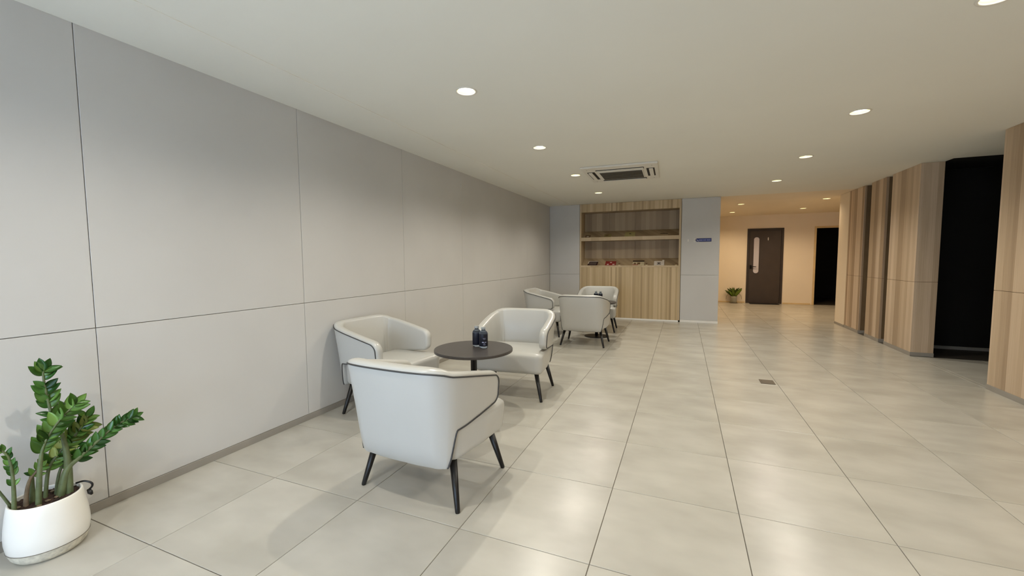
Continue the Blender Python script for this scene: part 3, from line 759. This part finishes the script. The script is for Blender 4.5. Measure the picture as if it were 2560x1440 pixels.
def stem(pts, r0, r1, leaves, m=M['stem'], start=.35, kind='m', ln=.06, sides=(1, -1), angle=50, bulb=0):
    cp = [Vector(p) - base for p in pts]; path = catmull(cp, 7); n = len(path)
    rad = [r0 + (r1 - r0) * (i / (n - 1)) ** .8 for i in range(n)]
    if bulb: rad = [r * (1 + bulb * math.exp(-((i / n - .12) / .14) ** 2)) for i, r in enumerate(rad)]
    st = bm_obj('stem', tube_bm(path, rad, 9), m, pl, True)
    wv = Vector((.3, .95, 0)).normalized()   # along the wall
    for k in range(leaves):
        f = start + (1 - start) * (k + .5) / leaves; i = min(n - 2, int(f * (n - 1))); p = path[i]; tg = (path[i + 1] - path[i]).normalized()
        for s in sides:
            side = tg.cross(view).normalized() * s
            a = R_(angle + random.uniform(-9, 9)); jit = view * random.uniform(.05, .40)
            if s == sides[-1] and len(sides) > 1 and random.random() < .12: continue
            d = tg * math.cos(a) + side * math.sin(a) + jit
            nr = (view + Vector((random.uniform(-.3, .3), random.uniform(-.4, .4), random.uniform(.1, .7)))).normalized()
            q = ln * (1.0 - .25 * abs(f - .6)) * random.uniform(.88, 1.12)
            kk = kind if isinstance(kind, str) and len(kind) == 1 else random.choice(kind)
            pos = p + base + d.normalized() * q
            if pos.x < XL + .012: d = Vector((abs(d.x) * .3 + .15, d.y, d.z))
            put_leaf(st, LM[kk], p, d, nr, q)
    # leaf at the tip
    if leaves:
        kk = kind if len(kind) == 1 else kind[0]
        put_leaf(st, LM[kk], path[-1] - (path[-1] - path[-2]), path[-1] - path[-3], view, ln * .9)
    return st
def L3(*a): return a
stem([(-2.470, .872, .205), (-2.472, .876, .366), (-2.477, .868, .48), (-2.486, .844, .591), (-2.490, .835, .675), (-2.492, .831, .757), (-2.492, .834, .775)], .0105, .0028, 10, kind='dm', start=.40, ln=.062, sides=(1, -.75), angle=46, bulb=.5)
stem([(-2.462, .774, .205), (-2.455, .788, .397), (-2.449, .806, .485), (-2.435, .848, .564), (-2.42, .895, .62)], .0085, .0028, 10, kind='m', start=.34, ln=.066, angle=42, bulb=.3)
stem([(-2.476, .843, .205), (-2.468, .869, .327), (-2.458, .907, .368), (-2.44, .966, .423), (-2.422, 1.028, .475), (-2.406, 1.085, .497)], .014, .0026, 13, kind='d', start=.36, ln=.052, angle=40, bulb=.2)
stem([(-2.491, .715, .205), (-2.487, .719, .306), (-2.488, .719, .399), (-2.49, .712, .46), (-2.495, .690, .50)], .0085, .003, 8, kind='md', start=.30, ln=.036, angle=30)
stem([(-2.515, .812, .205), (-2.51, .829, .343), (-2.502, .864, .406), (-2.492, .906, .461), (-2.480, .940, .50)], .008, .0028, 11, kind='ym', start=.22, ln=.064, angle=45)
stem([(-2.505, .840, .205), (-2.502, .856, .31), (-2.497, .885, .39), (-2.488, .918, .47), (-2.478, .955, .54)], .007, .0028, 9, kind='dm', start=.3, ln=.058, angle=46)
stem([(-2.525, .776, .205), (-2.527, .780, .28), (-2.524, .783, .345)], .017, .006, 1, kind='d', start=.9, ln=.03, bulb=.2)
stem([(-2.500, .751, .205), (-2.505, .758, .27), (-2.500, .770, .33), (-2.494, .80, .37)], .010, .004, 2, kind='m', start=.7, ln=.04, m=M['stemb'])
stem([(-2.533, .730, .205), (-2.541, .684, .339), (-2.553, .650, .40)], .006, .003, 4, kind='m', start=.5, ln=.045)
# black watering cord clipped over the rim
bm = tube_bm(catmull([(-2.495, .905, .246), (-2.470, .922, .252), (-2.452, .938, .240), (-2.450, .940, .224), (-2.458, .930, .208)], 6), .0042, 8)
cd = bm_obj('cord', bm, M['leg'], pl, True); cd.matrix_parent_inverse = Matrix.Translation((2.50, -.811, 0))
bm = tube_bm([(-2.459, .929, .212), (-2.448, .931, .200), (-2.440, .934, .190)], [.006, .010, .004], 8)
ck = bm_obj('cord_clip', bm, M['leg'], pl, True); ck.matrix_parent_inverse = Matrix.Translation((2.50, -.811, 0))

# ------------------------------------------------------------ far plant
fp = empty('potted_plant', (1.285, YFAR - .16, 0)); tag(fp, 'small bushy green plant in a glass vase beside the dark brown door', 'potted plant')
M['vase'] = mat('grey_glass_vase', srgb(200, 196, 176), .08, trans=.6, ior=1.3)
bm_obj('vase', lathe_bm([(.06, 0), (.075, .004), (.082, .06), (.078, .12), (.082, .19), (.076, .19), (.072, .12), (.074, .02)], 24, caps=(True, False)), M['vase'], fp, True)
bm_obj('saucer', lathe_bm([(.09, 0), (.105, .010), (.100, .012), (.085, .004)], 24), M['grime'], fp, True)
bm_obj('root_clump', lathe_bm([(.02, .012), (.05, .05), (.055, .12), (.03, .20)], 12), M['stem'], fp, True)
LB = leaf_mesh('leaf', M['leafb'], 1.0, .26, .30, 10)
for k in range(26):
    a = 2 * PI * k / 26 + random.uniform(-.15, .15); el = random.uniform(.75, 1.45)
    d = Vector((math.cos(a) * math.cos(el), math.sin(a) * math.cos(el) * .6, math.sin(el)))
    if d.y > .35: d.y = .2
    put_leaf(fp, LB, Vector((.02 * math.cos(a), .02 * math.sin(a), .17)), d, Vector((-d.x * .5, -.8, .5)).normalized(), random.uniform(.20, .29), 1.1)
for s in (-1, 1):
    bm = tube_bm(catmull([(0, 0, .18), (s * .10, -.02, .26), (s * .17, -.03, .20), (s * .185, -.03, .11)], 5), .004, 6); bm_obj('runner', bm, M['stemb'], fp, True)
